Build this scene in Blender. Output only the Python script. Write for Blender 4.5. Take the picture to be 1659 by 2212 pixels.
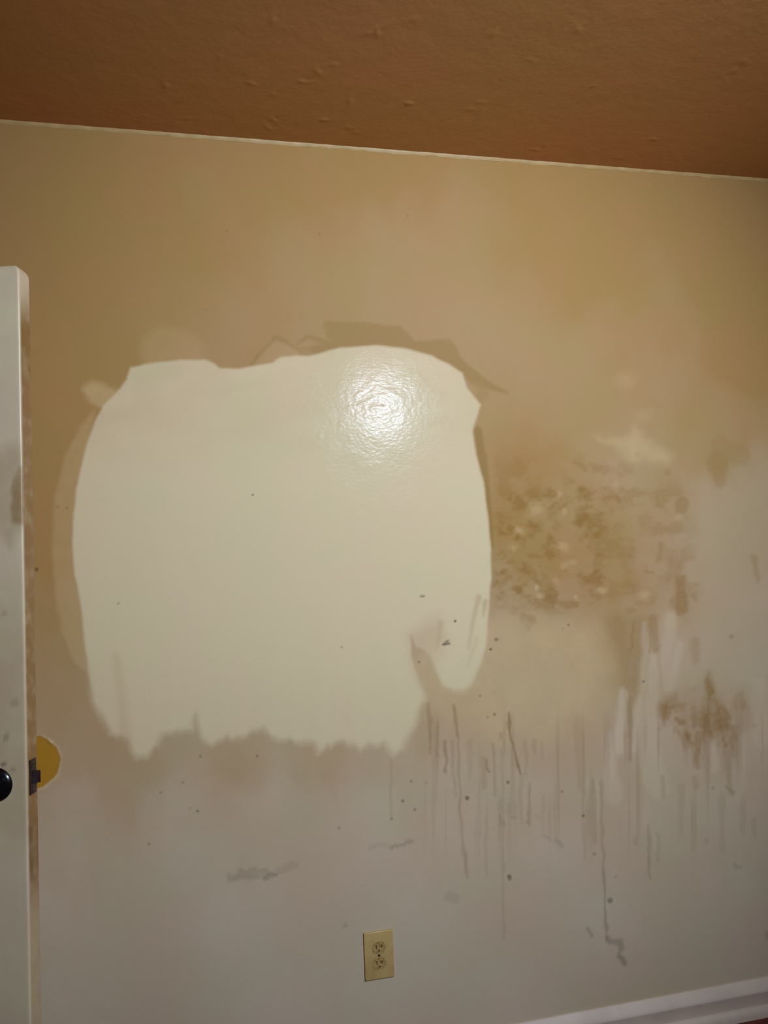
import bpy, bmesh, math
import numpy as np
from mathutils import Matrix, Vector

for o in list(bpy.data.objects):
    bpy.data.objects.remove(o, do_unlink=True)
sc = bpy.context.scene
C = sc.collection

# ------------------------------------------------------------------ camera
W, H, F = 1659.0, 2212.0, 1597.0            # picture size and focal length in pixels
DIST = 1.889                                # camera to the stained wall (wall plane y = 0)
CAM = np.array([0.0, -DIST, 1.368])
# wall axes seen from the camera (right, down, forward): along the wall, downwards, into the wall
ax = np.array([4.604, -0.135, 1.0]); ax /= np.linalg.norm(ax)
dn = np.array([0.0402, 1.0, -0.05]); dn -= ax * dn.dot(ax); dn /= np.linalg.norm(dn)
nn = np.cross(ax, dn)
R = np.array([ax, nn, -dn])                 # rows: world x, y, z in camera (right, down, forward)
cam_d = bpy.data.cameras.new('camera'); cam = bpy.data.objects.new('camera', cam_d); C.objects.link(cam)
cam_d.sensor_fit = 'HORIZONTAL'; cam_d.sensor_width = 36.0; cam_d.lens = 36.0 * F / W
cam_d.clip_start = 0.02
M = Matrix(((R[0][0], -R[0][1], -R[0][2], CAM[0]),
            (R[1][0], -R[1][1], -R[1][2], CAM[1]),
            (R[2][0], -R[2][1], -R[2][2], CAM[2]), (0, 0, 0, 1)))
cam.matrix_world = M
sc.camera = cam

# ------------------------------------------------------------------ world, lamp, exposure
wd = bpy.data.worlds.new('world'); sc.world = wd; wd.use_nodes = True
wd.node_tree.nodes['Background'].inputs[0].default_value = (0.9, 0.95, 1.0, 1)
wd.node_tree.nodes['Background'].inputs[1].default_value = 0.02
LAMP_W = 275.0
sc.view_settings.view_transform = 'Standard'
sc.view_settings.look = 'None'
sc.view_settings.exposure = 0.0
sc.view_settings.gamma = 1.0
sc.view_settings.use_curve_mapping = False


def ray(px, py):
    c = np.array([(px - W / 2) / F, (py - H / 2) / F, 1.0])
    return R @ c


def at_y(px, py, y=0.0):
    r = ray(px, py); return CAM + r * ((y - CAM[1]) / r[1])


def at_z(px, py, z):
    r = ray(px, py); return CAM + r * ((z - CAM[2]) / r[2])


def survey(x, y, z):
    """Trace coordinates (in photograph units) of points in the room, to place the traced stain outlines on the surfaces."""
    p = np.stack([np.asarray(x, float) - CAM[0], np.asarray(y, float) - CAM[1], np.asarray(z, float) - CAM[2]], -1) @ R
    return W / 2 + F * p[..., 0] / p[..., 2], H / 2 + F * p[..., 1] / p[..., 2]


# one added spot stands in for the camera flash, out of frame: its glint lies on the fresh primer
gl = at_y(825, 884)
LAMP = gl + 1.35 * (gl - CAM) * np.array([1, -1, 1])
ld = bpy.data.lights.new('flash_stand_in', 'SPOT'); ld.energy = LAMP_W; ld.color = (0.83, 0.985, 1.22)
ld.shadow_soft_size = 0.045; ld.spot_size = math.radians(82.5); ld.spot_blend = 1.0
lo = bpy.data.objects.new('flash_stand_in', ld); C.objects.link(lo); lo.location = LAMP
lo.rotation_euler = Vector(at_y(915, 1045) - LAMP).to_track_quat('-Z', 'Y').to_euler()

CEIL = CAM[2] + (at_y(830, 324)[2] - CAM[2])


# ------------------------------------------------------------------ helpers
def srgb(r, g, b):
    f = lambda v: v / 12.92 if v <= 0.04045 else ((v + 0.055) / 1.055) ** 2.4
    return (min(1, f(r / 255) * 1.13), f(g / 255) * 1.015, f(b / 255) * .82, 1.0)   # paint colours read under the cool lamp


class NT:
    def __init__(s, name):
        s.m = bpy.data.materials.new(name); s.m.use_nodes = True
        s.t = s.m.node_tree; s.n = s.t.nodes; s.b = s.n['Principled BSDF']

    def new(s, kind, **kw):
        n = s.n.new(kind)
        for a, v in kw.items(): setattr(n, a, v)
        return n

    def link(s, a, b): s.t.links.new(a, b)

    def noise(s, scale, detail=3.0, rough=0.5, stretch=(1, 1, 1)):
        tc = s.new('ShaderNodeTexCoord'); mp = s.new('ShaderNodeMapping')
        mp.inputs['Scale'].default_value = stretch
        n = s.new('ShaderNodeTexNoise'); n.inputs['Scale'].default_value = scale
        n.inputs['Detail'].default_value = detail; n.inputs['Roughness'].default_value = rough
        s.link(tc.outputs['Object'], mp.inputs['Vector']); s.link(mp.outputs[0], n.inputs['Vector'])
        return n.outputs['Fac']

    def remap(s, v, a, b, c, d):
        n = s.new('ShaderNodeMapRange'); n.interpolation_type = 'SMOOTHSTEP'
        for i, x in enumerate((a, b, c, d)): n.inputs[i + 1].default_value = x
        s.link(v, n.inputs[0]); return n.outputs[0]

    def math(s, op, a, b):
        n = s.new('ShaderNodeMath', operation=op)
        for i, x in enumerate((a, b)):
            if isinstance(x, (int, float)): n.inputs[i].default_value = x
            else: s.link(x, n.inputs[i])
        return n.outputs[0]

    def mix(s, fac, a, b):
        n = s.new('ShaderNodeMix', data_type='RGBA')
        for i, x in ((0, fac), (6, a), (7, b)):
            if isinstance(x, (int, float, tuple)): n.inputs[i].default_value = x
            else: s.link(x, n.inputs[i])
        return n.outputs[2]

    def attr(s, name):
        n = s.new('ShaderNodeAttribute', attribute_name=name); return n.outputs['Fac']

    def bump(s, height, dist, strength=1.0, prev=None):
        n = s.new('ShaderNodeBump'); n.inputs['Strength'].default_value = strength
        n.inputs['Distance'].default_value = dist
        s.link(height, n.inputs['Height'])
        if prev is not None: s.link(prev, n.inputs['Normal'])
        return n.outputs[0]


def plain(name, col, rough=0.5, metal=0.0, mott=0.08, scale=30, bump=0.0, spec=0.5):
    t = NT(name)
    nz = t.noise(scale, 4)
    c2 = tuple(v * (1 - mott * 2.5) for v in col[:3]) + (1,)
    c = t.mix(t.remap(nz, 0.35, 0.7, 0, 1), col, c2)
    t.link(c, t.b.inputs['Base Color'])
    t.b.inputs['Roughness'].default_value = rough; t.b.inputs['Metallic'].default_value = metal
    t.b.inputs['Specular IOR Level'].default_value = spec
    if bump: t.link(t.bump(nz, bump), t.b.inputs['Normal'])
    return t.m


def tag(o, label=None, cat=None, kind=None, group=None):
    if label: o['label'] = label
    if cat: o['category'] = cat
    if kind: o['kind'] = kind
    if group: o['group'] = group
    return o


def mesh_obj(name, verts, faces, mat, parent=None, smooth=False, attrs=None):
    me = bpy.data.meshes.new(name)
    verts = np.asarray(verts, np.float32); 
    if isinstance(faces, np.ndarray) and faces.ndim == 2:
        n, q = faces.shape
        me.vertices.add(len(verts)); me.vertices.foreach_set('co', verts.ravel())
        me.loops.add(n * q); me.loops.foreach_set('vertex_index', faces.ravel().astype(np.int32))
        me.polygons.add(n); me.polygons.foreach_set('loop_start', np.arange(0, n * q, q, dtype=np.int32))
        me.update(calc_edges=True)
    else:
        me.from_pydata([tuple(map(float, v)) for v in verts], [], faces); me.update()
    if smooth: me.polygons.foreach_set('use_smooth', np.ones(len(me.polygons), bool))
    for a, v in (attrs or {}).items():
        l = me.attributes.new(a, 'FLOAT', 'POINT'); l.data.foreach_set('value', np.asarray(v, np.float32))
    me.materials.append(mat)
    o = bpy.data.objects.new(name, me); C.objects.link(o)
    if parent: o.parent = parent
    return o


def bm_obj(name, bm, mat, parent=None, smooth=True):
    me = bpy.data.meshes.new(name); bmesh.ops.recalc_face_normals(bm, faces=bm.faces); bm.to_mesh(me); bm.free()
    if smooth:
        for p in me.polygons: p.use_smooth = True
        me.set_sharp_from_angle(angle=math.radians(35))
    me.materials.append(mat)
    o = bpy.data.objects.new(name, me); C.objects.link(o)
    if parent: o.parent = parent
    return o


def bm_box(bm, x0, x1, y0, y1, z0, z1, bevel=0.0, seg=2):
    r = bmesh.ops.create_cube(bm, size=1.0)
    for v in r['verts']:
        v.co = Vector((x0 + (v.co.x + .5) * (x1 - x0), y0 + (v.co.y + .5) * (y1 - y0), z0 + (v.co.z + .5) * (z1 - z0)))
    if bevel:
        es = list({e for v in r['verts'] for e in v.link_edges})
        bmesh.ops.bevel(bm, geom=es, offset=bevel, segments=seg, affect='EDGES', profile=0.5)
    return bm


def bm_lathe(bm, profile, seg=40):
    """profile: (radius, height) pairs; the axis is -y (out of the face)."""
    rings = []
    for r, h in profile:
        rings.append([bm.verts.new((r * math.cos(a), -h, r * math.sin(a))) for a in [2 * math.pi * i / seg for i in range(seg)]] if r > 1e-6 else [bm.verts.new((0, -h, 0))])
    for a, b in zip(rings, rings[1:]):
        for i in range(seg):
            j = (i + 1) % seg
            if len(a) == 1 and len(b) == 1: continue
            if len(a) == 1: bm.faces.new((a[0], b[i], b[j]))
            elif len(b) == 1: bm.faces.new((a[i], a[j], b[0]))
            else: bm.faces.new((a[i], a[j], b[j], b[i]))
    return bm


rng = np.random.default_rng(7)


def vnoise(u, v, sx, sy, seed):
    r = np.random.default_rng(seed)
    g = r.random((96, 96))
    a = (u / sx) % 96; b = (v / sy) % 96
    i = np.floor(a).astype(int); j = np.floor(b).astype(int)
    fa = a - i; fb = b - j
    fa = fa * fa * (3 - 2 * fa); fb = fb * fb * (3 - 2 * fb)
    i %= 96; j %= 96; i2 = (i + 1) % 96; j2 = (j + 1) % 96
    return (g[j, i] * (1 - fa) + g[j, i2] * fa) * (1 - fb) + (g[j2, i] * (1 - fa) + g[j2, i2] * fa) * fb


def fbm(u, v, sx, sy, seed, octs=3):
    s = 0; w = 0
    for o in range(octs):
        s = s + vnoise(u + 37 * o, v + 91 * o, sx / 2 ** o, sy / 2 ** o, seed + o) * 0.5 ** o; w += 0.5 ** o
    return s / w


def sstep(x, a, b):
    t = np.clip((x - a) / (b - a), 0, 1); return t * t * (3 - 2 * t)


def seg_dist(u, v, a, b):
    dx, dy = b[0] - a[0], b[1] - a[1]
    t = np.clip(((u - a[0]) * dx + (v - a[1]) * dy) / (dx * dx + dy * dy + 1e-9), 0, 1)
    return np.hypot(u - a[0] - t * dx, v - a[1] - t * dy), t


def window(u, v, pts, pad):
    p = np.array(pts)
    return np.nonzero((u > p[:, 0].min() - pad) & (u < p[:, 0].max() + pad) & (v > p[:, 1].min() - pad) & (v < p[:, 1].max() + pad))[0]


def poly(u, v, pts, soft=6.0, warp=0.0, ws=20.0, seed=1):
    """1 inside the outline, 0 outside, with a soft edge."""
    out = np.zeros(u.shape); k = window(u, v, pts, soft * 2 + warp)
    if not len(k): return out
    a, b = u[k], v[k]
    if warp:
        a = a + (fbm(u[k], v[k], ws, ws, seed) - .5) * 2 * warp; b = b + (fbm(u[k], v[k], ws, ws, seed + 9) - .5) * 2 * warp
    dmin = np.full(a.shape, 1e9); ins = np.zeros(a.shape, bool); n = len(pts)
    for i in range(n):
        p, q = pts[i], pts[(i + 1) % n]
        dmin = np.minimum(dmin, seg_dist(a, b, p, q)[0])
        c = (p[1] > b) != (q[1] > b)
        if p[1] != q[1]:
            ins ^= c & (a < (q[0] - p[0]) * (b - p[1]) / (q[1] - p[1]) + p[0])
    out[k] = sstep(np.where(ins, dmin, -dmin), -soft, soft)
    return out


def stroke(u, v, pts, w0, w1=None, soft=2.0):
    """soft line along pts, its half width going from w0 to w1."""
    w1 = w0 if w1 is None else w1
    out = np.zeros(u.shape); k = window(u, v, pts, max(w0, w1) + soft * 2 + 1)
    if not len(k): return out
    n = len(pts) - 1
    for i in range(n):
        dd, t = seg_dist(u[k], v[k], pts[i], pts[i + 1])
        w = w0 + (w1 - w0) * (i + t) / n
        out[k] = np.maximum(out[k], 1 - sstep(dd, w - soft, w + soft))
    return out


def blob(u, v, cx, cy, rx, ry, rot=0.0, p=1.0):
    c, s = math.cos(math.radians(rot)), math.sin(math.radians(rot))
    a = ((u - cx) * c + (v - cy) * s) / rx; b = (-(u - cx) * s + (v - cy) * c) / ry
    return np.exp(-(a * a + b * b) ** p)


# ------------------------------------------------------------------ the stained wall
fx0, fz0 = at_y(-25, 1100)[0], 0.0
fx1 = at_y(1690, 1100)[0]
fx0 = min(fx0, at_y(-25, 300)[0], at_y(-25, 2212)[0]) - 0.02
fx1 = max(fx1, at_y(1690, 300)[0], at_y(1690, 2212)[0]) + 0.02
XL = -1.62                                    # corner with the doorway wall
XR = 2.35
STEP = 0.0026
gx = np.concatenate([np.linspace(XL, fx0, 12)[:-1], np.arange(fx0, fx1, STEP), np.linspace(fx1, XR, 14)])
gz = np.concatenate([np.linspace(0, CEIL, int(CEIL / STEP))])
GX, GZ = np.meshgrid(gx, gz)
X = GX.ravel(); Z = GZ.ravel()
U, V = survey(X, np.zeros_like(X), Z)

PATCH = [(208, 903), (222, 875), (250, 848), (274, 820), (281, 795), (317, 786), (389, 777), (444, 777), (462, 784), (476, 795),
         (516, 797), (545, 791), (588, 784), (606, 771), (640, 768), (665, 770), (688, 765), (735, 752), (813, 747), (872, 753),
         (931, 768), (970, 787), (998, 807), (1009, 838), (1037, 875), (1025, 916), (1021, 932), (1029, 983), (1045, 1042),
         (1052, 1100), (1060, 1187), (1061, 1247), (1056, 1300), (1051, 1370), (1047, 1401), (1034, 1443), (1019, 1479),
         (1001, 1491), (980, 1491), (955, 1478), (941, 1448), (930, 1420), (912, 1402), (898, 1398), (886, 1372),
         (888, 1413), (896, 1443), (908, 1476), (921, 1507), (917, 1518), (908, 1530), (896, 1563), (884, 1588), (869, 1618),
         (851, 1630), (836, 1612), (830, 1603), (799, 1609), (775, 1618), (754, 1603), (725, 1603), (685, 1626), (678, 1603),
         (623, 1599), (581, 1590), (568, 1578), (543, 1584), (501, 1599), (488, 1593), (450, 1614), (433, 1595), (423, 1545),
         (416, 1578), (395, 1580), (353, 1586), (340, 1611), (319, 1631), (298, 1635), (283, 1620), (277, 1599), (239, 1586),
         (227, 1561), (201, 1515), (191, 1455), (186, 1413), (180, 1350), (174, 1298), (161, 1243), (157, 1171), (159, 1108),
         (166, 1054), (179, 990), (193, 945)]

pin = poly(U, V, PATCH, 4.5, 2.2, 42, 3)
psoft = poly(U, V + (fbm(U, V, 16, 500, 7) - .5) * 16 * sstep(V, 1400, 1560), PATCH, 13.0, 4.0, 30, 3)
uj = U + (fbm(U, V, 14, 26, 15) - .5) * 9; vj = V + (fbm(U, V, 14, 20, 17) - .5) * 16
runvar = .6 + .6 * fbm(U, V, 12, 60, 85); feavar = .6 + .5 * fbm(U, V, 9, 90, 25)
low = sstep(V, 1380, 1560)                     # brush drag at the lower hem
primer = pin * (1 - low) + psoft * low
primer *= 1 - 0.10 * fbm(U, V, 26, 300, 5) * low
# upper coverage cut in uneven strokes, darkening the colour against excess lamp light
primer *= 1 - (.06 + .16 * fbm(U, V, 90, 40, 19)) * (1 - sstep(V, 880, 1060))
# lobe at the right hem is thinly covered
primer *= 1 - 0.45 * poly(U, V, [(884, 1370), (945, 1335), (965, 1385), (940, 1430), (925, 1500), (895, 1450)], 26, 6)
for pts, s_ in [([(1034, 1290), (1022, 1340), (1012, 1400)], .45), ([(1048, 1300), (1044, 1330)], .5), ([(1030, 1380), (1010, 1440)], .25),
                ([(952, 1345), (944, 1400)], .35)]:
    primer *= 1 - s_ * stroke(U, V, pts, 6, 3, 4)
primer *= 1 - .35 * stroke(U, V, [(250, 1420), (268, 1540), (272, 1600)], 9, 15, 12) * 0.6
# thin feathered first coat beside and above the patch
feather = 0.26 * poly(U, V, [(205, 885), (170, 925), (140, 990), (122, 1060), (115, 1110), (114, 1200), (122, 1300), (135, 1370), (160, 1430), (195, 1460), (170, 1200), (195, 950)], 7, 3)
feather = np.maximum(feather, .42 * poly(U, V, [(176, 838), (200, 824), (228, 830), (262, 845), (285, 830), (285, 880), (222, 884), (195, 868)], 9, 4))
feather = np.maximum(feather, .13 * poly(U, V, [(312, 730), (345, 705), (395, 712), (440, 745), (440, 785), (310, 790), (300, 760)], 14, 6))
feather = np.maximum(feather, .10 * poly(U, V, [(545, 790), (585, 735), (620, 740), (660, 745), (690, 770), (640, 790)], 10, 4))
feather = np.maximum(feather, .34 * poly(U, V, [(1290, 945), (1340, 950), (1362, 942), (1372, 920), (1392, 950), (1450, 980), (1448, 1000), (1390, 990), (1365, 1000), (1345, 975)], 16, 10, 22))
for cx, cy, rx, ry, s_ in [(1155, 1100, 16, 13, .55), (1120, 1150, 8, 6, .7), (1210, 1182, 17, 10, .6), (1110, 1182, 10, 8, .5), (1220, 1222, 8, 8, .5), (1236, 1218, 9, 6, .5), (1160, 1270, 4, 4, .9), (1166, 1287, 7, 7, .5),
                           (1245, 1290, 4, 5, .8), (1300, 1275, 10, 8, .6), (1392, 1290, 11, 14, .6), (1210, 1065, 6, 6, .5), (1218, 1108, 5, 5, .5), (1310, 1215, 8, 8, .4), (1330, 1050, 8, 8, .3),
                           (1350, 820, 22, 16, .3), (1390, 895, 20, 14, .25), (1075, 1360, 26, 18, .4), (1100, 1370, 30, 16, .35), (1465, 1120, 10, 8, .3), (1200, 1255, 6, 9, .4), (1450, 1340, 16, 20, .4)]:
    feather = np.maximum(feather, .55 * s_ * blob(uj, vj, cx, cy, rx * 1.15, ry * 1.15, 0, 1.2))
feather = np.maximum(feather, .34 * poly(uj, vj, [(880, 1420), (1060, 1330), (1300, 1350), (1320, 1440), (1290, 1560), (1180, 1600), (1060, 1600), (930, 1540)], 45, 10, 40) * (.7 + .6 * fbm(U, V, 30, 60, 29)))
wash = np.zeros_like(U)
# pale washed runs at the lower right
for pts, a, b, s_ in [([(1346, 1495), (1340, 1560), (1338, 1620)], 8, 12, .7), ([(1316, 1590), (1318, 1640), (1325, 1720)], 4, 18, .6), ([(1392, 1350), (1394, 1420), (1388, 1480), (1378, 1560), (1372, 1620)], 6, 9, .62),
                      ([(1412, 1415), (1410, 1460), (1405, 1560)], 7, 20, .45), ([(1450, 1330), (1440, 1420), (1445, 1480)], 10, 14, .35), ([(1468, 1395), (1450, 1470)], 10, 12, .4),
                      ([(1400, 1520), (1400, 1620), (1420, 1700)], 20, 26, .4), ([(1537, 1510), (1540, 1580), (1545, 1660)], 5, 7, .55), ([(1600, 1590), (1600, 1660), (1595, 1720)], 8, 12, .4),
                      ([(1290, 1690), (1294, 1760)], 4, 4, .4), ([(1268, 1690), (1262, 1780)], 4, 4, .35), ([(1395, 1740), (1396, 1800)], 3, 3, .35), ([(1415, 1795), (1416, 1830)], 3, 3, .35),
                      ([(1640, 1480), (1645, 1600)], 16, 20, .35)]:
    wash = np.maximum(wash, s_ * stroke(uj, vj, pts, a, b, 8) * feavar * 1.25)
feather = np.clip(feather * (.8 + .4 * fbm(U, V, 12, 12, 21)), 0, 1)

# smoke yellowing of the old paint, from surveyed readings
TAR = [(100, 350, 1), (500, 340, .92), (830, 350, .95), (1250, 400, 1), (1600, 420, 1.05), (60, 520, 1.05), (400, 550, .9), (830, 550, .82), (1250, 600, .92), (1620, 600, 1.08),
       (250, 720, .92), (500, 700, .85), (830, 700, .8), (1150, 750, .8), (1400, 750, .85), (1620, 780, 1), (1200, 880, .8), (1350, 900, .8), (1500, 900, .85), (1620, 920, .85), (1540, 1000, .9), (1560, 1060, .55),
       (1640, 1060, .55), (1600, 1150, .58), (1540, 1130, .55), (1550, 1300, .52), (1640, 1300, .42), (1490, 1180, .45), (1440, 1080, .78), (1400, 1010, .74), (1150, 980, .95), (1100, 1150, .95), (1200, 1200, .95),
       (1340, 1170, .9), (1340, 1270, .95), (1440, 1270, .8), (1430, 1180, .8), (1200, 1380, .7), (1090, 1400, .66), (1300, 1370, .8), (1360, 1380, .8), (1345, 1470, .8), (1440, 1400, .45), (1500, 1400, .42), (1100, 1480, .6), (1180, 1500, .58),
       (1260, 1520, .6), (1300, 1560, .6), (1350, 1600, .35), (1430, 1620, .3), (1500, 1500, .5), (1580, 1500, .5), (1645, 1450, .3), (1645, 1620, .3), (1550, 1740, .22), (1260, 1640, .55), (1110, 1590, .52), (1000, 1530, .7),
       (930, 1590, .62), (950, 1680, .28), (1150, 1700, .28), (1300, 1700, .4), (1400, 1760, .24), (1620, 1820, .22), (850, 1670, .5), (700, 1650, .66), (500, 1645, .7), (300, 1660, .72), (200, 1650, .68), (140, 1500, .74), (130, 1430, .8), (230, 1590, .7),
       (105, 1330, .85), (98, 1150, .95), (100, 1000, .95), (110, 850, .97), (150, 1740, .35), (400, 1720, .25), (600, 1730, .25), (800, 1740, .2), (1000, 1800, .2), (130, 1850, .22), (400, 1850, .18), (800, 1850, .16),
       (1200, 1850, .16), (1600, 1950, .12), (100, 1980, .05), (500, 1980, .05), (900, 1980, .1), (1300, 1980, .06), (1650, 2080, .05), (100, 2200, 0), (600, 2200, 0), (1100, 2200, .04), (1650, 2250, .02), (850, 2150, .05), (600, 1200, .6)]
num = np.zeros_like(U); den = np.zeros_like(U)
uw = U + (fbm(U, V, 60, 60, 31) - .5) * 60; vw = V + (fbm(U, V, 40, 110, 33) - .5) * 90
for a, b, t in TAR:
    w_ = 1.0 / (((uw - a) ** 2 + (vw - b) ** 2) + 2500.0) ** 1.45
    num += w_ * t; den += w_
tar = num / den
tar *= (.94 + .12 * fbm(U, V, 90, 140, 41)) * (1 + .1 * sstep(tar, .6, .9))

tar *= 1 - .8 * np.clip(wash, 0, 1)
feather = np.maximum(feather, .22 * wash)
# darker brush marks over the top of the patch
brush = .55 * poly(U, V, [(706, 694), (790, 697), (868, 704), (872, 712), (895, 735), (970, 732), (983, 745), (1000, 776), (960, 790), (900, 770), (813, 757), (735, 762), (690, 770), (650, 768), (640, 752), (690, 745), (720, 735), (705, 728)], 5, 3, 16)
brush = np.maximum(brush, .4 * poly(U, V, [(700, 694), (870, 705), (872, 712), (800, 716), (700, 712)], 3, 2))
for pts, a, b, s_ in [([(543, 788), (565, 760), (596, 728), (620, 740), (655, 760)], 4, 5, .55), ([(640, 745), (665, 727), (690, 735), (720, 745)], 4, 6, .5), ([(650, 765), (700, 762), (760, 750)], 6, 6, .45),
                      ([(985, 785), (1020, 810), (1060, 835), (1095, 848)], 16, 3, .6), ([(1005, 810), (1045, 835)], 10, 8, .45), ([(1040, 850), (1036, 862), (1046, 850)], 10, 10, .3),
                      ([(1032, 930), (1040, 985), (1050, 1060), (1056, 1120), (1060, 1180)], 9, 7, .85), ([(1046, 985), (1050, 1040)], 7, 7, .7)]:
    brush = np.maximum(brush, s_ * stroke(U, V, pts, a, b, 4))
brush *= 1 - pin

# rough brown water stain beside the patch
zone = poly(U, V, [(1040, 975), (1100, 985), (1200, 985), (1250, 970), (1330, 1000), (1400, 1020), (1480, 1060), (1500, 1150), (1500, 1290), (1480, 1335), (1400, 1325), (1300, 1320), (1230, 1318), (1060, 1320)], 26, 14, 40, 51)
core = poly(U, V, [(1050, 1070), (1200, 1060), (1300, 1040), (1335, 1070), (1305, 1140), (1310, 1250), (1270, 1310), (1190, 1320), (1060, 1310)], 22, 14, 30, 53)
f1 = fbm(U, V, 34, 26, 61, 4); f2 = fbm(U, V, 11, 9, 67, 2)
stain = zone * .30 * sstep(f1, .40, .75) + core * (.08 + .30 * sstep(f1 * .6 + f2 * .4, .44, .68))
stain = np.maximum(stain, 0)
for pts, a, b, s_ in [([(1080, 1150), (1095, 1155), (1115, 1152)], 4, 3, 1), ([(1100, 1140), (1106, 1146)], 9, 8, .85), ([(1072, 1138), (1084, 1150)], 4, 4, .7), ([(1076, 1200), (1086, 1192), (1092, 1204), (1082, 1210)], 3, 3, .75),
                      ([(1146, 1198), (1160, 1200), (1172, 1206)], 6, 3, .85), ([(1240, 998), (1252, 1004), (1262, 1010)], 3, 4, .75), ([(1274, 1004), (1278, 1006)], 3, 3, .6), ([(1258, 1098), (1280, 1092)], 6, 4, .8),
                      ([(1330, 1070), (1340, 1086)], 6, 8, .8), ([(1316, 1064), (1330, 1064)], 3, 3, .7), ([(1202, 1300), (1225, 1308), (1245, 1302)], 8, 8, .75), ([(1172, 1238), (1182, 1248)], 3, 3, .7),
                      ([(1160, 1256), (1168, 1268)], 6, 3, .9), ([(1196, 1140), (1200, 1142)], 5, 4, .7), ([(1176, 1150), (1140, 1150)], 3, 3, .4), ([(1393, 1234), (1410, 1240)], 2.5, 2, .8), ([(1336, 1160), (1342, 1161)], 2, 2, .8),
                      ([(1290, 1180), (1300, 1200), (1308, 1215)], 10, 12, .6), ([(1290, 1130), (1285, 1180)], 14, 16, .45), ([(1428, 1180), (1424, 1210)], 6, 5, .6), ([(1472, 1090), (1472, 1098)], 16, 12, .6),
                      ([(1470, 1250), (1472, 1300), (1470, 1312)], 12, 16, .8), ([(1550, 1000), (1556, 1040)], 26, 14, .4), ([(1555, 960), (1600, 985)], 20, 20, .25), ([(1630, 1205), (1634, 1240), (1637, 1255)], 8, 4, .5),
                      ([(1498, 1262), (1506, 1264)], 4, 4, .55), ([(1496, 1286), (1500, 1290)], 6, 6, .5), ([(1438, 1020), (1444, 1020)], 5, 4, .5), ([(1380, 978), (1376, 980)], 5, 5, .3), ([(1130, 1330), (1150, 1338)], 8, 10, .6),
                      ([(1140, 1340), (1140, 1360)], 16, 6, .35), ([(1360, 1318), (1370, 1320)], 10, 6, .4), ([(1072, 1380), (1078, 1381)], 3, 3, .5), ([(1368, 1350), (1366, 1400)], 5, 4, .75), ([(1362, 1400), (1360, 1430)], 5, 3, .55),
                      ([(1412, 1340), (1414, 1380), (1418, 1400)], 12, 6, .55), ([(1422, 1395), (1424, 1402)], 4, 3, .7), ([(1405, 1380), (1404, 1410)], 4, 3, .5), ([(1500, 1385), (1502, 1425)], 10, 10, .4)]:
    stain = np.maximum(stain, .62 * s_ * stroke(uj, vj, pts, a, b, 6))
# brown blot with runs at the lower right
blot = poly(U, V, [(1422, 1520), (1450, 1500), (1490, 1482), (1525, 1470), (1532, 1450), (1545, 1480), (1575, 1525), (1600, 1500), (1622, 1530), (1628, 1565), (1590, 1590), (1588, 1640), (1582, 1690), (1560, 1670), (1550, 1600), (1525, 1590), (1520, 1640), (1505, 1650),
                        (1498, 1620), (1478, 1600), (1465, 1560), (1440, 1560), (1425, 1570)], 13, 9, 22, 71)
stain = np.maximum(stain, blot * (.14 + .55 * sstep(fbm(U, V, 26, 40, 73), .3, .75)))
for pts, a, b, s_ in [([(1432, 1530), (1434, 1540)], 8, 6, .6), ([(1432, 1558), (1433, 1562)], 6, 5, .65), ([(1458, 1510), (1462, 1530)], 7, 7, .65), ([(1464, 1555), (1476, 1560)], 9, 8, .9), ([(1460, 1575), (1480, 1605)], 4, 4, .6),
                      ([(1510, 1590), (1508, 1610), (1504, 1640), (1506, 1655)], 13, 4, .8), ([(1562, 1590), (1568, 1605)], 6, 7, .9), ([(1570, 1610), (1572, 1660), (1578, 1690)], 13, 5, .5), ([(1574, 1700), (1582, 1712)], 5, 4, .7),
                      ([(1532, 1455), (1534, 1490)], 6, 12, .5), ([(1545, 1512), (1562, 1532)], 6, 6, .55), ([(1500, 1680), (1504, 1700)], 6, 5, .4), ([(1475, 1600), (1480, 1615)], 5, 3, .5)]:
    stain = np.maximum(stain, .62 * s_ * stroke(uj, vj, pts, a, b, 6))
stain = np.maximum(stain, .26 * poly(uj, vj, [(1300, 1330), (1428, 1335), (1400, 1410), (1385, 1505), (1352, 1500), (1330, 1420)], 16, 5) * (.6 + .7 * fbm(U, V, 14, 80, 77)))
stain *= 1 - .92 * pin
stain *= 1 - .7 * np.clip(feather * 1.1, 0, 1)

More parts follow.
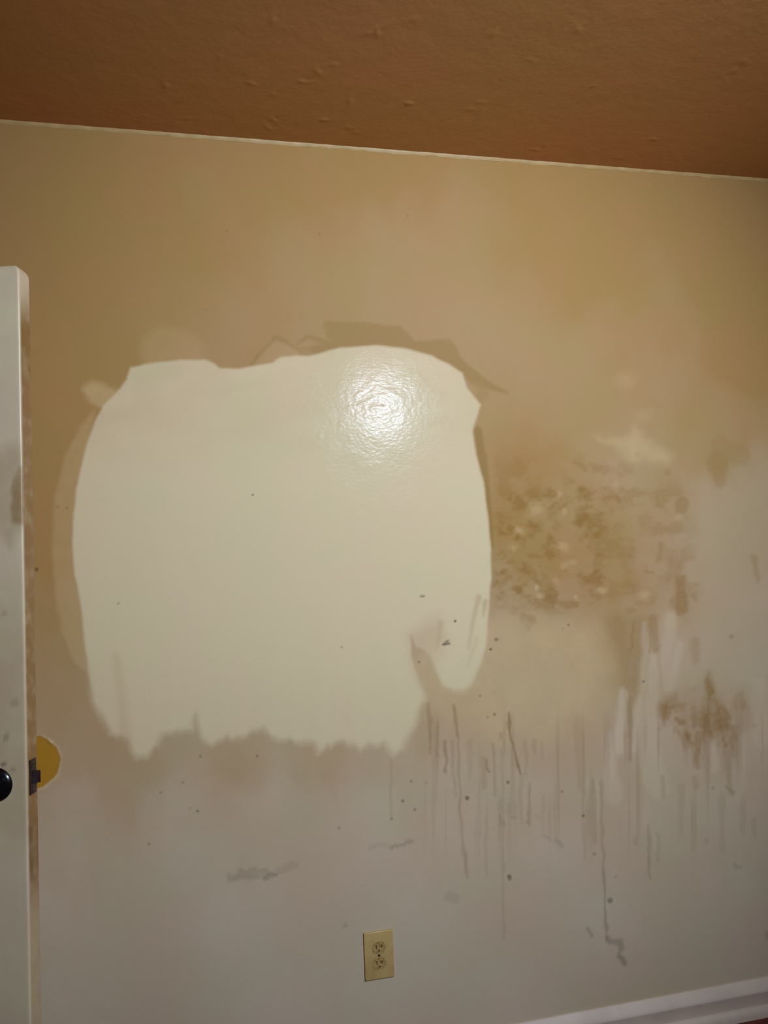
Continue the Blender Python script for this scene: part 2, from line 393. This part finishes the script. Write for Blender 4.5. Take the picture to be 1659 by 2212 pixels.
# run marks
runs = np.zeros_like(U)
RUNS = [([(928, 1535), (930, 1570), (929, 1625)], 5, 2, .6), ([(926, 1520), (932, 1560)], 5, 5, .6), ([(947, 1560), (946, 1600), (945, 1630)], 2.5, 2.5, .55), ([(945, 1622), (945, 1630)], 3, 3, .7),
        ([(960, 1600), (961, 1628), (965, 1640), (963, 1668)], 3, 2.5, .7), ([(964, 1660), (964, 1668)], 3, 3, .8), ([(980, 1526), (986, 1580), (988, 1588)], 3, 3, .75), ([(980, 1526), (980, 1530)], 3, 3, .9),
        ([(990, 1585), (991, 1640), (994, 1700), (995, 1760)], 2.5, 2, .5), ([(976, 1600), (980, 1660), (984, 1720)], 4, 3, .35), ([(995, 1760), (1000, 1830), (1010, 1885)], 2.5, 4, .45), ([(1010, 1894), (1011, 1896)], 3, 3, .5),
        ([(1100, 1540), (1102, 1580), (1106, 1605), (1112, 1630), (1118, 1655), (1124, 1675)], 2.5, 3, 1.0), ([(1098, 1560), (1104, 1600)], 4, 3, .5), ([(1049, 1640), (1054, 1660), (1058, 1668)], 3.5, 2.5, .8), ([(1046, 1640), (1044, 1700)], 8, 6, .38),
        ([(1066, 1605), (1068, 1630), (1070, 1720)], 3, 2, .45), ([(1084, 1585), (1084, 1592)], 4, 3, .5), ([(1085, 1620), (1086, 1720), (1086, 1820), (1086, 1920), (1090, 2025)], 2, 2, .32), ([(1124, 1680), (1128, 1780)], 4, 3, .3),
        ([(1143, 1690), (1144, 1740), (1142, 1780)], 3, 3, .45), ([(1141, 1778), (1143, 1783)], 4, 3, .6), ([(1155, 1600), (1154, 1630)], 4, 3, .3), ([(1172, 1600), (1172, 1640)], 3, 3, .3), ([(1050, 1760), (1050, 1890)], 3, 2, .3),
        ([(1200, 1700), (1200, 1830)], 3, 2, .2), ([(1172, 1720), (1172, 1800)], 3, 2, .2), ([(1262, 1700), (1260, 1800), (1264, 1850)], 4, 3, .32), ([(1278, 1690), (1280, 1780), (1284, 1820)], 8, 5, .35), ([(1298, 1690), (1300, 1780), (1304, 1890), (1310, 2030)], 4, 2, .42),
        ([(1400, 1780), (1402, 1860), (1405, 1900)], 4, 3, .4), ([(1420, 1800), (1420, 1860)], 3, 2, .3), ([(1630, 1770), (1632, 1810)], 4, 2, .3), ([(1430, 1680), (1432, 1720)], 5, 4, .3), ([(1360, 1510), (1362, 1600), (1360, 1640)], 7, 4, .5), ([(1250, 1560), (1255, 1700)], 12, 8, .2),
        ([(843, 1640), (845, 1700), (846, 1765)], 2, 2, .3), ([(1015, 1600), (1016, 1680)], 5, 4, .22), ([(1135, 1600), (1136, 1680)], 5, 3, .25), ([(1035, 1760), (1036, 1850)], 3, 2, .18), ([(1470, 1700), (1472, 1800)], 8, 5, .2), ([(1560, 1720), (1560, 1840)], 8, 5, .2), ([(1605, 1720), (1606, 1800)], 8, 5, .18)]
for pts, a, b, s_ in RUNS:
    runs = np.maximum(runs, .62 * s_ * stroke(uj, vj, pts, max(a, 2.4), max(b, 2.4), 3.2) * runvar)
# many faint run lines under the wet zone
hem = sstep(V, 1500, 1620) * (1 - sstep(V, 1700, 1900)) * sstep(U, 880, 960)
runs = np.maximum(runs, .24 * hem * sstep(vnoise(U, V, 9, 260, 81), .62, .92))
runs *= 1 - .9 * pin

# scuffs, flecks and holes
grime = np.zeros_like(U)
for pts, a, b, s_ in [([(498, 1896), (530, 1893), (555, 1892)], 8, 7, .35), ([(520, 1885), (550, 1880), (575, 1882)], 7, 7, .3), ([(570, 1893), (596, 1889)], 5, 4, .55), ([(600, 1880), (640, 1868)], 8, 8, .2), ([(847, 1828), (870, 1822), (890, 1815)], 4, 3, .45), ([(800, 1830), (850, 1826)], 6, 4, .14),
                      ([(1311, 2029), (1318, 2032)], 5, 5, .6), ([(1318, 2032), (1335, 2036)], 6, 7, .5), ([(1335, 2036), (1344, 2044), (1338, 2062)], 9, 4, .5), ([(1338, 2064), (1348, 2078)], 5, 8, .6), ([(1270, 2008), (1279, 2021)], 2.5, 2.5, .55), ([(1306, 1960), (1311, 2015)], 2.5, 2, .35), ([(1305, 1880), (1307, 1960)], 2.5, 2, .25),
                      ([(1176, 1803), (1190, 1815)], 3, 2.5, .3), ([(1200, 1815), (1212, 1827)], 2.5, 3, .4), ([(1108, 1760), (1118, 1766)], 3, 2, .3), ([(1078, 1768), (1086, 1778)], 4, 4, .3), ([(1158, 1760), (1162, 1766)], 2, 2, .3), ([(1085, 1740), (1110, 1744), (1090, 1752)], 12, 8, .1),
                      ([(1588, 1870), (1600, 1873)], 4, 3, .3), ([(970, 1935), (985, 1945)], 12, 8, .2), ([(744, 2000), (748, 1995)], 5, 4, .3), ([(1655, 2015), (1659, 2025)], 4, 4, .4), ([(1186, 2204), (1238, 2197)], 4, 4, .3), ([(1372, 1812), (1376, 1820)], 4, 3, .25), ([(1523, 1815), (1526, 1820)], 4, 3, .25)]:
    grime = np.maximum(grime, .7 * s_ * stroke(uj, vj, pts, a, b, 4.5))
for cx, cy, r_, s_ in [(983, 1342, 2.6, 1), (1060, 1403, 2.4, 1), (905, 1430, 2.4, .7), (546, 1069, 2.2, .8), (256, 1303, 2.4, .5), (738, 1398, 3, .35), (826, 876, 3, .35), (427, 1752, 2.6, .75), (433, 1634, 2.6, .55), (555, 1633, 2.6, .55), (347, 1712, 3, .4), (395, 1690, 2.8, .4), (322, 1823, 3, .4), (410, 1746, 3, .25),
                       (732, 1788, 3.2, .4), (846, 1769, 2.8, .5), (870, 1730, 3, .65), (888, 1688, 2.8, .5), (896, 1749, 3, .5), (921, 1690, 2.4, .3), (1009, 1724, 4.5, .7), (1008, 1722, 3.5, .5), (1097, 1690, 3.4, .7), (1100, 1894, 5, .65), (1101, 1898, 4.5, .5), (1260, 1762, 3.4, .6), (1318, 1945, 6, .55), (1284, 1845, 4, .35), (1330, 1893, 3, .3),
                       (1068, 1543, 3, .6), (1053, 1549, 2.2, .5), (1037, 1503, 3, .35), (1390, 1472, 2.8, .6), (1228, 1350, 2.2, .7), (1216, 1358, 2.4, .3), (1072, 1381, 4, .5), (1214, 1710, 3, .35), (1540, 1703, 3, .3), (1580, 1375, 5, .25), (690, 506, 2.4, .35), (490, 500, 2.2, .3), (880, 466, 2.2, .3), (445, 668, 2.2, .25), (79, 1230, 4, .7), (125, 1095, 2, .6), (145, 1097, 3, .3)]:
    grime = np.maximum(grime, s_ * stroke(U, V, [(cx, cy), (cx + .1, cy + .1)], r_, r_, 1.8))
grime = np.maximum(grime, .8 * stroke(U, V, [(958, 1392), (970, 1390)], 3, 2.5, 2)); grime = np.maximum(grime, .7 * stroke(U, V, [(962, 1388), (968, 1384)], 2.4, 2, 2))
grime = np.maximum(grime, .75 * stroke(U, V, [(909, 1288), (916, 1288)], 2, 2, 1.6))
fleck = fbm(U, V, 5, 5, 95, 1) * sstep(fbm(U, V, 60, 60, 97), .5, .7)
grime = np.maximum(grime, .0 * fleck)

# bare ochre spot where the paint came away beside the door
SPOT = [(40, 1600), (70, 1592), (88, 1590), (100, 1597), (112, 1606), (122, 1614), (127, 1628), (131, 1640), (128, 1655), (123, 1670), (113, 1683), (100, 1693), (92, 1701), (70, 1706), (40, 1700)]
spot = poly(U, V, SPOT, 2.5, 1.5, 10, 5)
rim = poly(U, V, [(p[0] + (4 if p[0] > 60 else 0), p[1] + (4 if p[1] > 1660 else -3)) for p in SPOT], 3, 2, 10, 5) - spot
feather = np.maximum(feather, .5 * np.clip(rim, 0, 1)); feather = np.maximum(feather, .9 * blob(U, V, 109, 1603, 7, 4, 30, 2))

# relief
f3 = fbm(U, V, 9, 7, 111, 2)
Yd = -0.00035 * pin - 0.0007 * core * (f1 * .5 + f2 * .5 - .4) - .0003 * zone * (f3 - .5) + 0.0009 * spot - 0.0004 * np.clip(rim, 0, 1)
Yd -= .0012 * blob(U, V, 109, 1603, 7, 4, 30, 2)
for cx, cy, rx, ry, r_, h_ in [(790, 868, 22, 3, -25, .0007), (815, 880, 18, 4, 0, .0007), (828, 872, 5, 6, 0, -.0009), (775, 850, 12, 3, -35, .0005), (840, 890, 16, 3, -20, .0005), (760, 878, 14, 3, -10, .0004), (800, 900, 26, 3, 5, .0004), (850, 850, 18, 3, 25, .0004), (690, 945, 6, 6, 0, .0007), (838, 790, 10, 3, 20, .0004)]:
    Yd -= .35 * h_ * blob(U, V, cx, cy, rx, ry, r_, 1)
for cx, cy in [(983, 1342), (1060, 1403)]:
    Yd += .002 * blob(U, V, cx, cy, 2.4, 2.4)
edge = np.minimum(sstep(Z, 0, .01), 1)

gloss = pin

# ---- materials of the painted wall
OLD = srgb(186, 181, 180)
t = NT('old_wall_paint')
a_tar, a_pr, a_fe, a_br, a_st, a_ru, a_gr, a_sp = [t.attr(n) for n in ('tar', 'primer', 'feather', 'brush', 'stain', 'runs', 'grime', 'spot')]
big = t.noise(4.5, 2, .5)
hue = t.remap(big, .38, .62, 0, 1)
tarcol = t.mix(hue, srgb(160, 131, 84), srgb(163, 130, 87))
oldcol = t.mix(hue, srgb(191, 184, 171), srgb(194, 182, 171))
c = t.mix(a_tar, oldcol, tarcol)
c = t.mix(a_br, c, srgb(146, 119, 72))
c = t.mix(a_fe, c, srgb(206, 183, 146))
fine = t.noise(70, 4, .6)
c = t.mix(t.math('MULTIPLY', a_st, t.remap(fine, .25, .6, .65, 1.0)), c, srgb(134, 98, 40))
c = t.mix(a_ru, c, srgb(122, 88, 46))
prc = t.mix(hue, srgb(204, 194, 167), srgb(207, 193, 168))
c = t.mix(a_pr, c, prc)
c = t.mix(t.math('MULTIPLY', a_gr, .85), c, srgb(58, 46, 36))
c = t.mix(a_sp, c, srgb(166, 124, 44))
t.link(c, t.b.inputs['Base Color'])
gm = t.attr('gloss')
rr = t.math('ADD', t.math('MULTIPLY', gm, -.365), .55)
rr = t.math('ADD', rr, t.math('MULTIPLY', a_st, .25))
t.link(rr, t.b.inputs['Roughness'])
t.link(t.math('ADD', t.math('MULTIPLY', gm, -.02), .062), t.b.inputs['Specular IOR Level'])
peel = t.noise(120, 2, .5, (.75, 1, 1.2))
roll = t.noise(14, 2, .5)
b1 = t.bump(roll, .0010, 1.0)
b2 = t.bump(peel, .00030, 1.0, b1)
t.link(b2, t.b.inputs['Normal'])
WALL = t.m

nz, nx = GX.shape
idx = np.arange(nx * nz).reshape(nz, nx)
quads = np.stack([idx[:-1, :-1], idx[:-1, 1:], idx[1:, 1:], idx[1:, :-1]], -1).reshape(-1, 4)
verts = np.stack([X, Yd, Z], -1)
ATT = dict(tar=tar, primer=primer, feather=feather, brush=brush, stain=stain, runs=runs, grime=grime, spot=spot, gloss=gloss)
qm = pin[quads].mean(1) > .5
qs = (spot[quads].mean(1) > .5)


def region(name, sel, parent=None):
    q = quads[sel]; used = np.unique(q); back = np.full(len(X), -1); back[used] = np.arange(len(used))
    return mesh_obj(name, verts[used], back[q], WALL, parent, True, {k_: v_[used] for k_, v_ in ATT.items()})


wall = tag(region('wall_back', ~qm & ~qs), 'smoke-yellowed wall with brown water stains and drip runs', 'wall', 'structure')
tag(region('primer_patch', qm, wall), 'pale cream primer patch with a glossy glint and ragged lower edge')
tag(region('bare_spot', qs, wall), 'ochre bare spot where paint has come off beside the door latch')

# ------------------------------------------------------------------ ceiling, floor, other walls
t = NT('ceiling_paint')
n1 = t.noise(3, 3); n2 = t.noise(90, 3, .6); n3 = t.noise(18, 2)
c = t.mix(t.remap(n1, .35, .65, 0, 1), srgb(194, 147, 94), srgb(199, 145, 97))
t.link(c, t.b.inputs['Base Color']); t.b.inputs['Roughness'].default_value = .6
t.link(t.bump(n2, .0004, 1, t.bump(n3, .0010, 1)), t.b.inputs['Normal'])
CEILM = t.m
YB = -4.7
FZ = .027                                     # top of the floor boards
cx = np.concatenate([np.linspace(XL, fx0, 8)[:-1], np.arange(fx0, fx1 + .3, .004), np.linspace(fx1 + .31, XR, 8)])
cy = np.concatenate([np.arange(0, -.75, -.004), np.linspace(-.76, YB, 16)])
AX, AY = np.meshgrid(cx, cy)
cX, cY = AX.ravel(), AY.ravel()
cZ = np.full(cX.shape, CEIL)
for i, (px, py, s_) in enumerate([(590, 200, 1), (655, 176, 1), (686, 153, .8), (725, 138, .8), (757, 216, 1.1), (885, 222, 1.6), (702, 258, 1.5), (590, 258, .9), (757, 275, .8), (580, 275, .8), (800, 68, 1), (815, 70, .9), (358, 182, 1), (475, 120, .6), (545, 180, .7), (770, 285, .8),
                                  (1045, 220, .8), (1020, 235, .7), (1160, 323, 1), (1182, 313, .6), (1415, 300, 1.1), (1430, 342, .8), (1465, 342, .8), (1340, 341, .7), (1250, 62, .9), (1070, 70, .8), (1285, 183, .8), (1610, 130, .9), (1590, 150, .8), (410, 255, .8), (315, 250, .6), (590, 40, .8), (1265, 250, .5), (1150, 130, .6), (900, 40, .5)]):
    p = at_z(px, py, CEIL)
    r_ = np.random.default_rng(200 + i); ang = r_.uniform(0, 180)
    cZ -= .0011 * s_ * blob(cX, cY, p[0], p[1], .010 + .008 * r_.random(), .007, ang, 1) - .0008 * s_ * blob(cX, cY, p[0] + .006, p[1] - .005, .007, .006, ang, 1)
ii = np.arange(len(cX)).reshape(AX.shape)
cq = np.stack([ii[:-1, :-1], ii[:-1, 1:], ii[1:, 1:], ii[1:, :-1]], -1).reshape(-1, 4)
tag(mesh_obj('ceiling', np.stack([cX, cY, cZ], -1), cq, CEILM, None, True), 'tan-brown painted ceiling with small blistered bumps', 'ceiling', 'structure')

t = NT('floor_boards')
n1 = t.noise(6, 4, .6, (1, 14, 1))
t.link(t.mix(t.remap(n1, .3, .7, 0, 1), srgb(110, 44, 22), srgb(74, 26, 12)), t.b.inputs['Base Color']); t.b.inputs['Roughness'].default_value = .5
FLOORM = t.m
bm = bmesh.new(); bm_box(bm, XL, XR, YB, 0, -.06, FZ)
tag(bm_obj('floor', bm, FLOORM, None, False), 'dark red-brown floor below the white baseboard', 'floor', 'structure')
PLAINW = plain('yellowed_side_wall', srgb(190, 168, 124), .55, 0, .04, 5)
for nm, b_, lab in [('wall_right', (XR, XR + .1, YB, 0, 0, CEIL), 'yellowed side wall at the end of the baseboard, out of frame'),
                    ('wall_front', (XL, XR, YB - .1, YB, 0, CEIL), 'yellowed wall behind the camera, opposite the stains')]:
    bm = bmesh.new(); bm_box(bm, *b_); tag(bm_obj(nm, bm, PLAINW, None, False), lab, 'wall', 'structure')

# door geometry first: the doorway in the left wall follows from it
LATCH = at_y(58, 1700, CAM[1] + 1.6)           # front arris of the latch edge
ROT = math.radians(-14.0)
DW, DT, DTOP = .76, .044, None
hx = LATCH[0] - DW * math.cos(ROT); hy = LATCH[1] - DW * math.sin(ROT)
XLW = hx - .02
bm = bmesh.new()
bm_box(bm, XLW - .1, XLW, hy - .02, 0, 0, CEIL); 
bm_box(bm, XLW - .1, XLW, YB, hy - .84, 0, CEIL)
bm_box(bm, XLW - .1, XLW, hy - .84, hy - .02, 2.03, CEIL)
tag(bm_obj('wall_left', bm, PLAINW, None, False), 'yellowed side wall holding the doorway of the white door', 'wall', 'structure')

# ------------------------------------------------------------------ baseboard and ceiling bead
WHITE = plain('baseboard_paint', srgb(206, 196, 192), .45, 0, .04, 9, .0006)


def extrude(name, prof, x0, x1, mat, n=1, jit=None):
    vs, fs = [], []
    xs = np.linspace(x0, x1, n + 1); m = len(prof)
    for i, x in enumerate(xs):
        for j, (y, z) in enumerate(prof):
            dy, dz = jit(i, j, y, z) if jit else (0, 0)
            vs.append((x, y + dy, z + dz))
    for i in range(n):
        for j in range(m):
            a, b = i * m + j, i * m + (j + 1) % m
            fs.append((a, b, b + m, a + m))
    fs.append(tuple(range(m))); fs.append(tuple(range(n * m + m - 1, n * m - 1, -1)))
    bm = bmesh.new(); V_ = [bm.verts.new(v) for v in vs]
    for f in fs: bm.faces.new([V_[i] for i in f])
    return bm_obj(name, bm, mat)


BT = .110
lift = lambda i, j, y, z: (0, FZ + z * (.091 / .110) - z)
ROOT = bpy.data.objects.new('baseboard_back', None); C.objects.link(ROOT)
tag(ROOT, 'white moulded baseboard with sloped top under the stained wall', 'baseboard', 'structure')
o = extrude('moulding', [(.001, 0), (.001, BT), (-.003, BT), (-.006, BT - .003), (-.017, BT - .026), (-.0195, BT - .032), (-.0195, BT - .036), (-.0175, BT - .040), (-.0175, 0)], XL, XR, WHITE, 40, lift); o.parent = ROOT
o = extrude('shoe_strip', [(-.0165, 0), (-.0165, .034)] + [(-.0165 - .013 * math.sin(a), .010 + .024 * math.cos(a)) for a in np.linspace(.15, math.pi / 2, 7)] + [(-.0295, 0)], XL, XR, WHITE, 40, lift); o.parent = ROOT

BEAD = plain('caulk_paint', srgb(184, 156, 108), .5, 0, .06, 25)
jr = np.random.default_rng(5); J = jr.normal(0, 1, (500, 8))
sm = lambda i, j: (J[i % 500, j] + J[(i + 1) % 500, j] + J[(i - 1) % 500, j]) / 3
tag(extrude('trim_1', [(.002, CEIL + .002), (.002, CEIL - .009), (-.0008, CEIL - .008), (-.0025, CEIL - .005), (-.0045, CEIL - .0015), (-.0055, CEIL + .002)], XL, XR, BEAD, 420,
            lambda i, j, y, z: (sm(i, 1) * .0008 if y < 0 else 0, sm(i, 2) * .0010 if y < 0 and z < CEIL else 0)), 'thin paint bead along the joint of wall and ceiling', 'trim', 'structure')

# ------------------------------------------------------------------ door
DTOP = CAM[2] + (at_y(50, 571, CAM[1] + 1.6)[2] - CAM[2])
door = bpy.data.objects.new('door_1', None); C.objects.link(door)
door.location = (LATCH[0], LATCH[1], 0); door.rotation_euler = (0, 0, ROT)
tag(door, 'dirty white door standing ajar with a black knob', 'door', 'structure')
cr, sr = math.cos(ROT), math.sin(ROT)


def to_world(x, y, z): return LATCH[0] + x * cr - y * sr, LATCH[1] + x * sr + y * cr, z


# slab: local x from -DW to 0 (latch edge), y from 0 (front) to DT (back); outline swept in plan with a rounded latch edge
b_ = .004
plan = [(-x, 0) for x in np.linspace(DW, .20, 12)] + [(-x, 0) for x in np.arange(.196, b_, -.004)]
plan += [(-b_ + b_ * math.sin(a), b_ - b_ * math.cos(a)) for a in np.linspace(0, math.pi / 2, 5)]
plan += [(0, y) for y in np.linspace(b_ + .004, DT - b_ - .004, 8)]
plan += [(-b_ + b_ * math.cos(a), DT - b_ + b_ * math.sin(a)) for a in np.linspace(0, math.pi / 2, 5)]
plan += [(-x, DT) for x in np.linspace(.03, DW, 8)]
plan = np.array(plan); m = len(plan)
zs = np.concatenate([np.arange(.038, DTOP - .02, .006), DTOP - .02 + .02 * np.sin(np.linspace(0, math.pi / 2, 7))])
inset = np.where(zs > DTOP - .02, .012 * (1 - np.sqrt(np.clip(1 - ((zs - DTOP + .02) / .02) ** 2, 0, 1))), 0)
PX = np.where(plan[None, :, 0] > -.06, plan[None, :, 0] - inset[:, None] * sstep(plan[None, :, 0], -.06, 0), plan[None, :, 0])
yc = DT / 2
PY = yc + (plan[None, :, 1] - yc) * (1 - inset[:, None] / .012 * .3)
PZ = np.broadcast_to(zs[:, None], PX.shape)
dv = np.stack([PX, PY, PZ], -1).reshape(-1, 3)
di = np.arange(len(dv)).reshape(len(zs), m)
f_ = [tuple(map(int, r)) for r in np.stack([di[:-1], np.roll(di[:-1], -1, 1), np.roll(di[1:], -1, 1), di[1:]], -1).reshape(-1, 4)]
f_.append(tuple(map(int, di[-1]))); f_.append(tuple(map(int, di[0][::-1])))
du, dvv = survey(*to_world(dv[:, 0], dv[:, 1], dv[:, 2]))
dirt = .75 * poly(du, dvv, [(22, 1040), (40, 1000), (62, 1010), (66, 1130), (56, 1138), (22, 1132)], 9, 4)
dirt = np.maximum(dirt, .35 * poly(du, dvv, [(-40, 1000), (20, 960), (56, 960), (56, 1140), (20, 1180), (-40, 1120)], 20, 8))
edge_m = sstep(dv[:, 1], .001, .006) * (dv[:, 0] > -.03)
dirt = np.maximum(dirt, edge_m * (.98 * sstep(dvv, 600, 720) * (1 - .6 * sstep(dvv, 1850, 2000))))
dirt = np.maximum(dirt, .3 * sstep(dvv, 1150, 1400) * (1 - sstep(dvv, 1750, 1900)))
ink = np.zeros(len(dv))
for cx_, cy_, r_, s_ in [(6, 1652, 4.5, .6), (26, 1664, 5, .25), (12, 1590, 5, .3), (11, 1598, 5, .3), (30, 1520, 9, .2), (8, 1326, 5, .2)]:
    ink = np.maximum(ink, s_ * stroke(du, dvv, [(cx_, cy_), (cx_ + 3, cy_ - 2)], r_, r_, 3))
ink = np.maximum(ink, .3 * stroke(du, dvv, [(66, 1790), (70, 1900)], 5, 3, 4))
t = NT('door_paint')
c = t.mix(t.remap(t.noise(5, 3), .4, .6, 0, 1), srgb(212, 204, 180), srgb(208, 194, 176))
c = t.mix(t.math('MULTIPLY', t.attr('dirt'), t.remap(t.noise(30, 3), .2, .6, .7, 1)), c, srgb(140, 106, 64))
c = t.mix(t.attr('ink'), c, srgb(50, 42, 36))
t.link(c, t.b.inputs['Base Color']); t.b.inputs['Roughness'].default_value = .35
t.link(t.bump(t.noise(60, 2, .5, (1, 1, .3)), .0003), t.b.inputs['Normal'])
o = mesh_obj('door_slab', dv, f_, t.m, door, True, dict(dirt=dirt, ink=ink)); o.data.set_sharp_from_angle(angle=math.radians(50))

BLACK = plain('black_knob_enamel', (.006, .005, .006, 1), .22, 0, .1, 40)
LATM = plain('tarnished_latch_metal', srgb(74, 60, 66), .38, .7, .2, 120, .0004)
SCREWM = plain('dull_screw_metal', srgb(96, 84, 80), .4, .8, .15, 200)
KZ = at_y(0, 1705, CAM[1] + 1.58)[2]
knob = bm_obj('knob', bm_lathe(bmesh.new(), [(0, .062), (.010, .0615), (.020, .059), (.026, .053), (.0285, .045), (.0275, .037), (.022, .030), (.014, .026), (.011, .020), (.011, .004)]), BLACK, door)
knob.location = (-.062, 0, KZ)
rose = bm_obj('rose', bm_lathe(bmesh.new(), [(0, .010), (.014, .010), (.024, .0085), (.031, .005), (.0335, .0015), (.0335, -.001), (0, -.001)]), BLACK, knob)
# latch plate let into the edge, with its sprung bolt and two screws
LZ = KZ + .006
bm = bmesh.new(); bm_box(bm, -.001, .0022, DT / 2 - .0125, DT / 2 + .0125, LZ - .032, LZ + .036, .0008)
plate = bm_obj('latch_plate', bm, LATM, door)
bm = bmesh.new()
h = .012
pts = [(0, -.008), (.013, .0065), (.013, .008), (0, .008)]
for z in (LZ - h, LZ + h):
    for p in pts: bm.verts.new((p[0], DT / 2 + p[1], z))
bm.verts.ensure_lookup_table(); vv = bm.verts
for q in [(0, 1, 2, 3), (7, 6, 5, 4), (0, 4, 5, 1), (1, 5, 6, 2), (2, 6, 7, 3), (3, 7, 4, 0)]: bm.faces.new([vv[i] for i in q])
bmesh.ops.bevel(bm, geom=list(bm.edges), offset=.0008, segments=2, affect='EDGES')
bm_obj('latch_bolt', bm, LATM, plate)
for dz in (-.024, .028):
    bm = bm_lathe(bmesh.new(), [(0, .0012), (.003, .001), (.0042, .0), (.0042, -.001), (0, -.001)], 20)
    s = bm_obj('screw', bm, SCREWM, plate); s.location = (.0022, DT / 2, LZ + dz); s.rotation_euler = (0, 0, math.pi / 2)

# ------------------------------------------------------------------ wall outlet
p0 = at_y(818, 2061)
OUT = bpy.data.objects.new('wall_outlet', None); C.objects.link(OUT); OUT.location = (p0[0], 0, p0[2])
tag(OUT, 'grimy beige duplex outlet low on the stained wall above the baseboard', 'outlet')
t = NT('yellowed_plastic')
c = t.mix(t.remap(t.noise(22, 4, .6), .35, .7, 0, 1), srgb(186, 164, 114), srgb(174, 150, 98))
t.link(c, t.b.inputs['Base Color']); t.b.inputs['Roughness'].default_value = .4
PLATE = t.m
RECM = plain('grimy_receptacle_plastic', srgb(178, 152, 100), .5, 0, .2, 160)
SLOTM = plain('grime_filled_slot', srgb(92, 70, 36), .8)
PW, PH, PT = .0375, .0585, .006
# plate with two round-sided openings is built as a bevelled frame around the receptacles
bm = bmesh.new(); bm_box(bm, -PW, PW, -PT, 0, -PH, PH, .0022, 3)
plate = bm_obj('cover_plate', bm, PLATE, OUT)
for s in (1, -1):
    bm = bmesh.new(); R_, hh, n = .0172, .0142, 10
    a0 = math.asin(hh / R_)
    ring = [(R_ * math.cos(a), R_ * math.sin(a)) for a in np.linspace(-a0, a0, n)] + [(-R_ * math.cos(a), R_ * math.sin(a)) for a in np.linspace(a0, -a0, n)]
    f0 = [bm.verts.new((x, -PT - .0012, z)) for x, z in ring]; f1_ = [bm.verts.new((x, -PT + .001, z)) for x, z in ring]
    bm.faces.new(f0); bm.faces.new(f1_[::-1])
    for i in range(len(ring)): bm.faces.new((f0[i], f0[(i + 1) % len(ring)], f1_[(i + 1) % len(ring)], f1_[i]))
    rec = bm_obj('receptacle', bm, RECM, OUT, False); rec.location = (0, 0, s * .0195)
    for sx, hgt in ((-.0064, .0046), (.0064, .0036)):
        bm = bmesh.new(); bm_box(bm, sx - .0012, sx + .0012, -PT - .0016, -PT, .001 - hgt + .002, .001 + hgt + .002)
        bm_obj('slot', bm, SLOTM, rec, False)
    bm = bm_lathe(bmesh.new(), [(0, PT + .0016), (.0024, PT + .0016), (.0024, PT - .001), (0, PT - .001)], 16)
    g = bm_obj('ground_hole', bm, SLOTM, rec, False); g.location = (0, 0, -.0075)
bm = bm_lathe(bmesh.new(), [(0, PT + .0014), (.002, PT + .0012), (.0034, PT + .0002), (.0034, PT - .001), (0, PT - .001)], 20)
bm_obj('screw', bm, SCREWM, OUT)
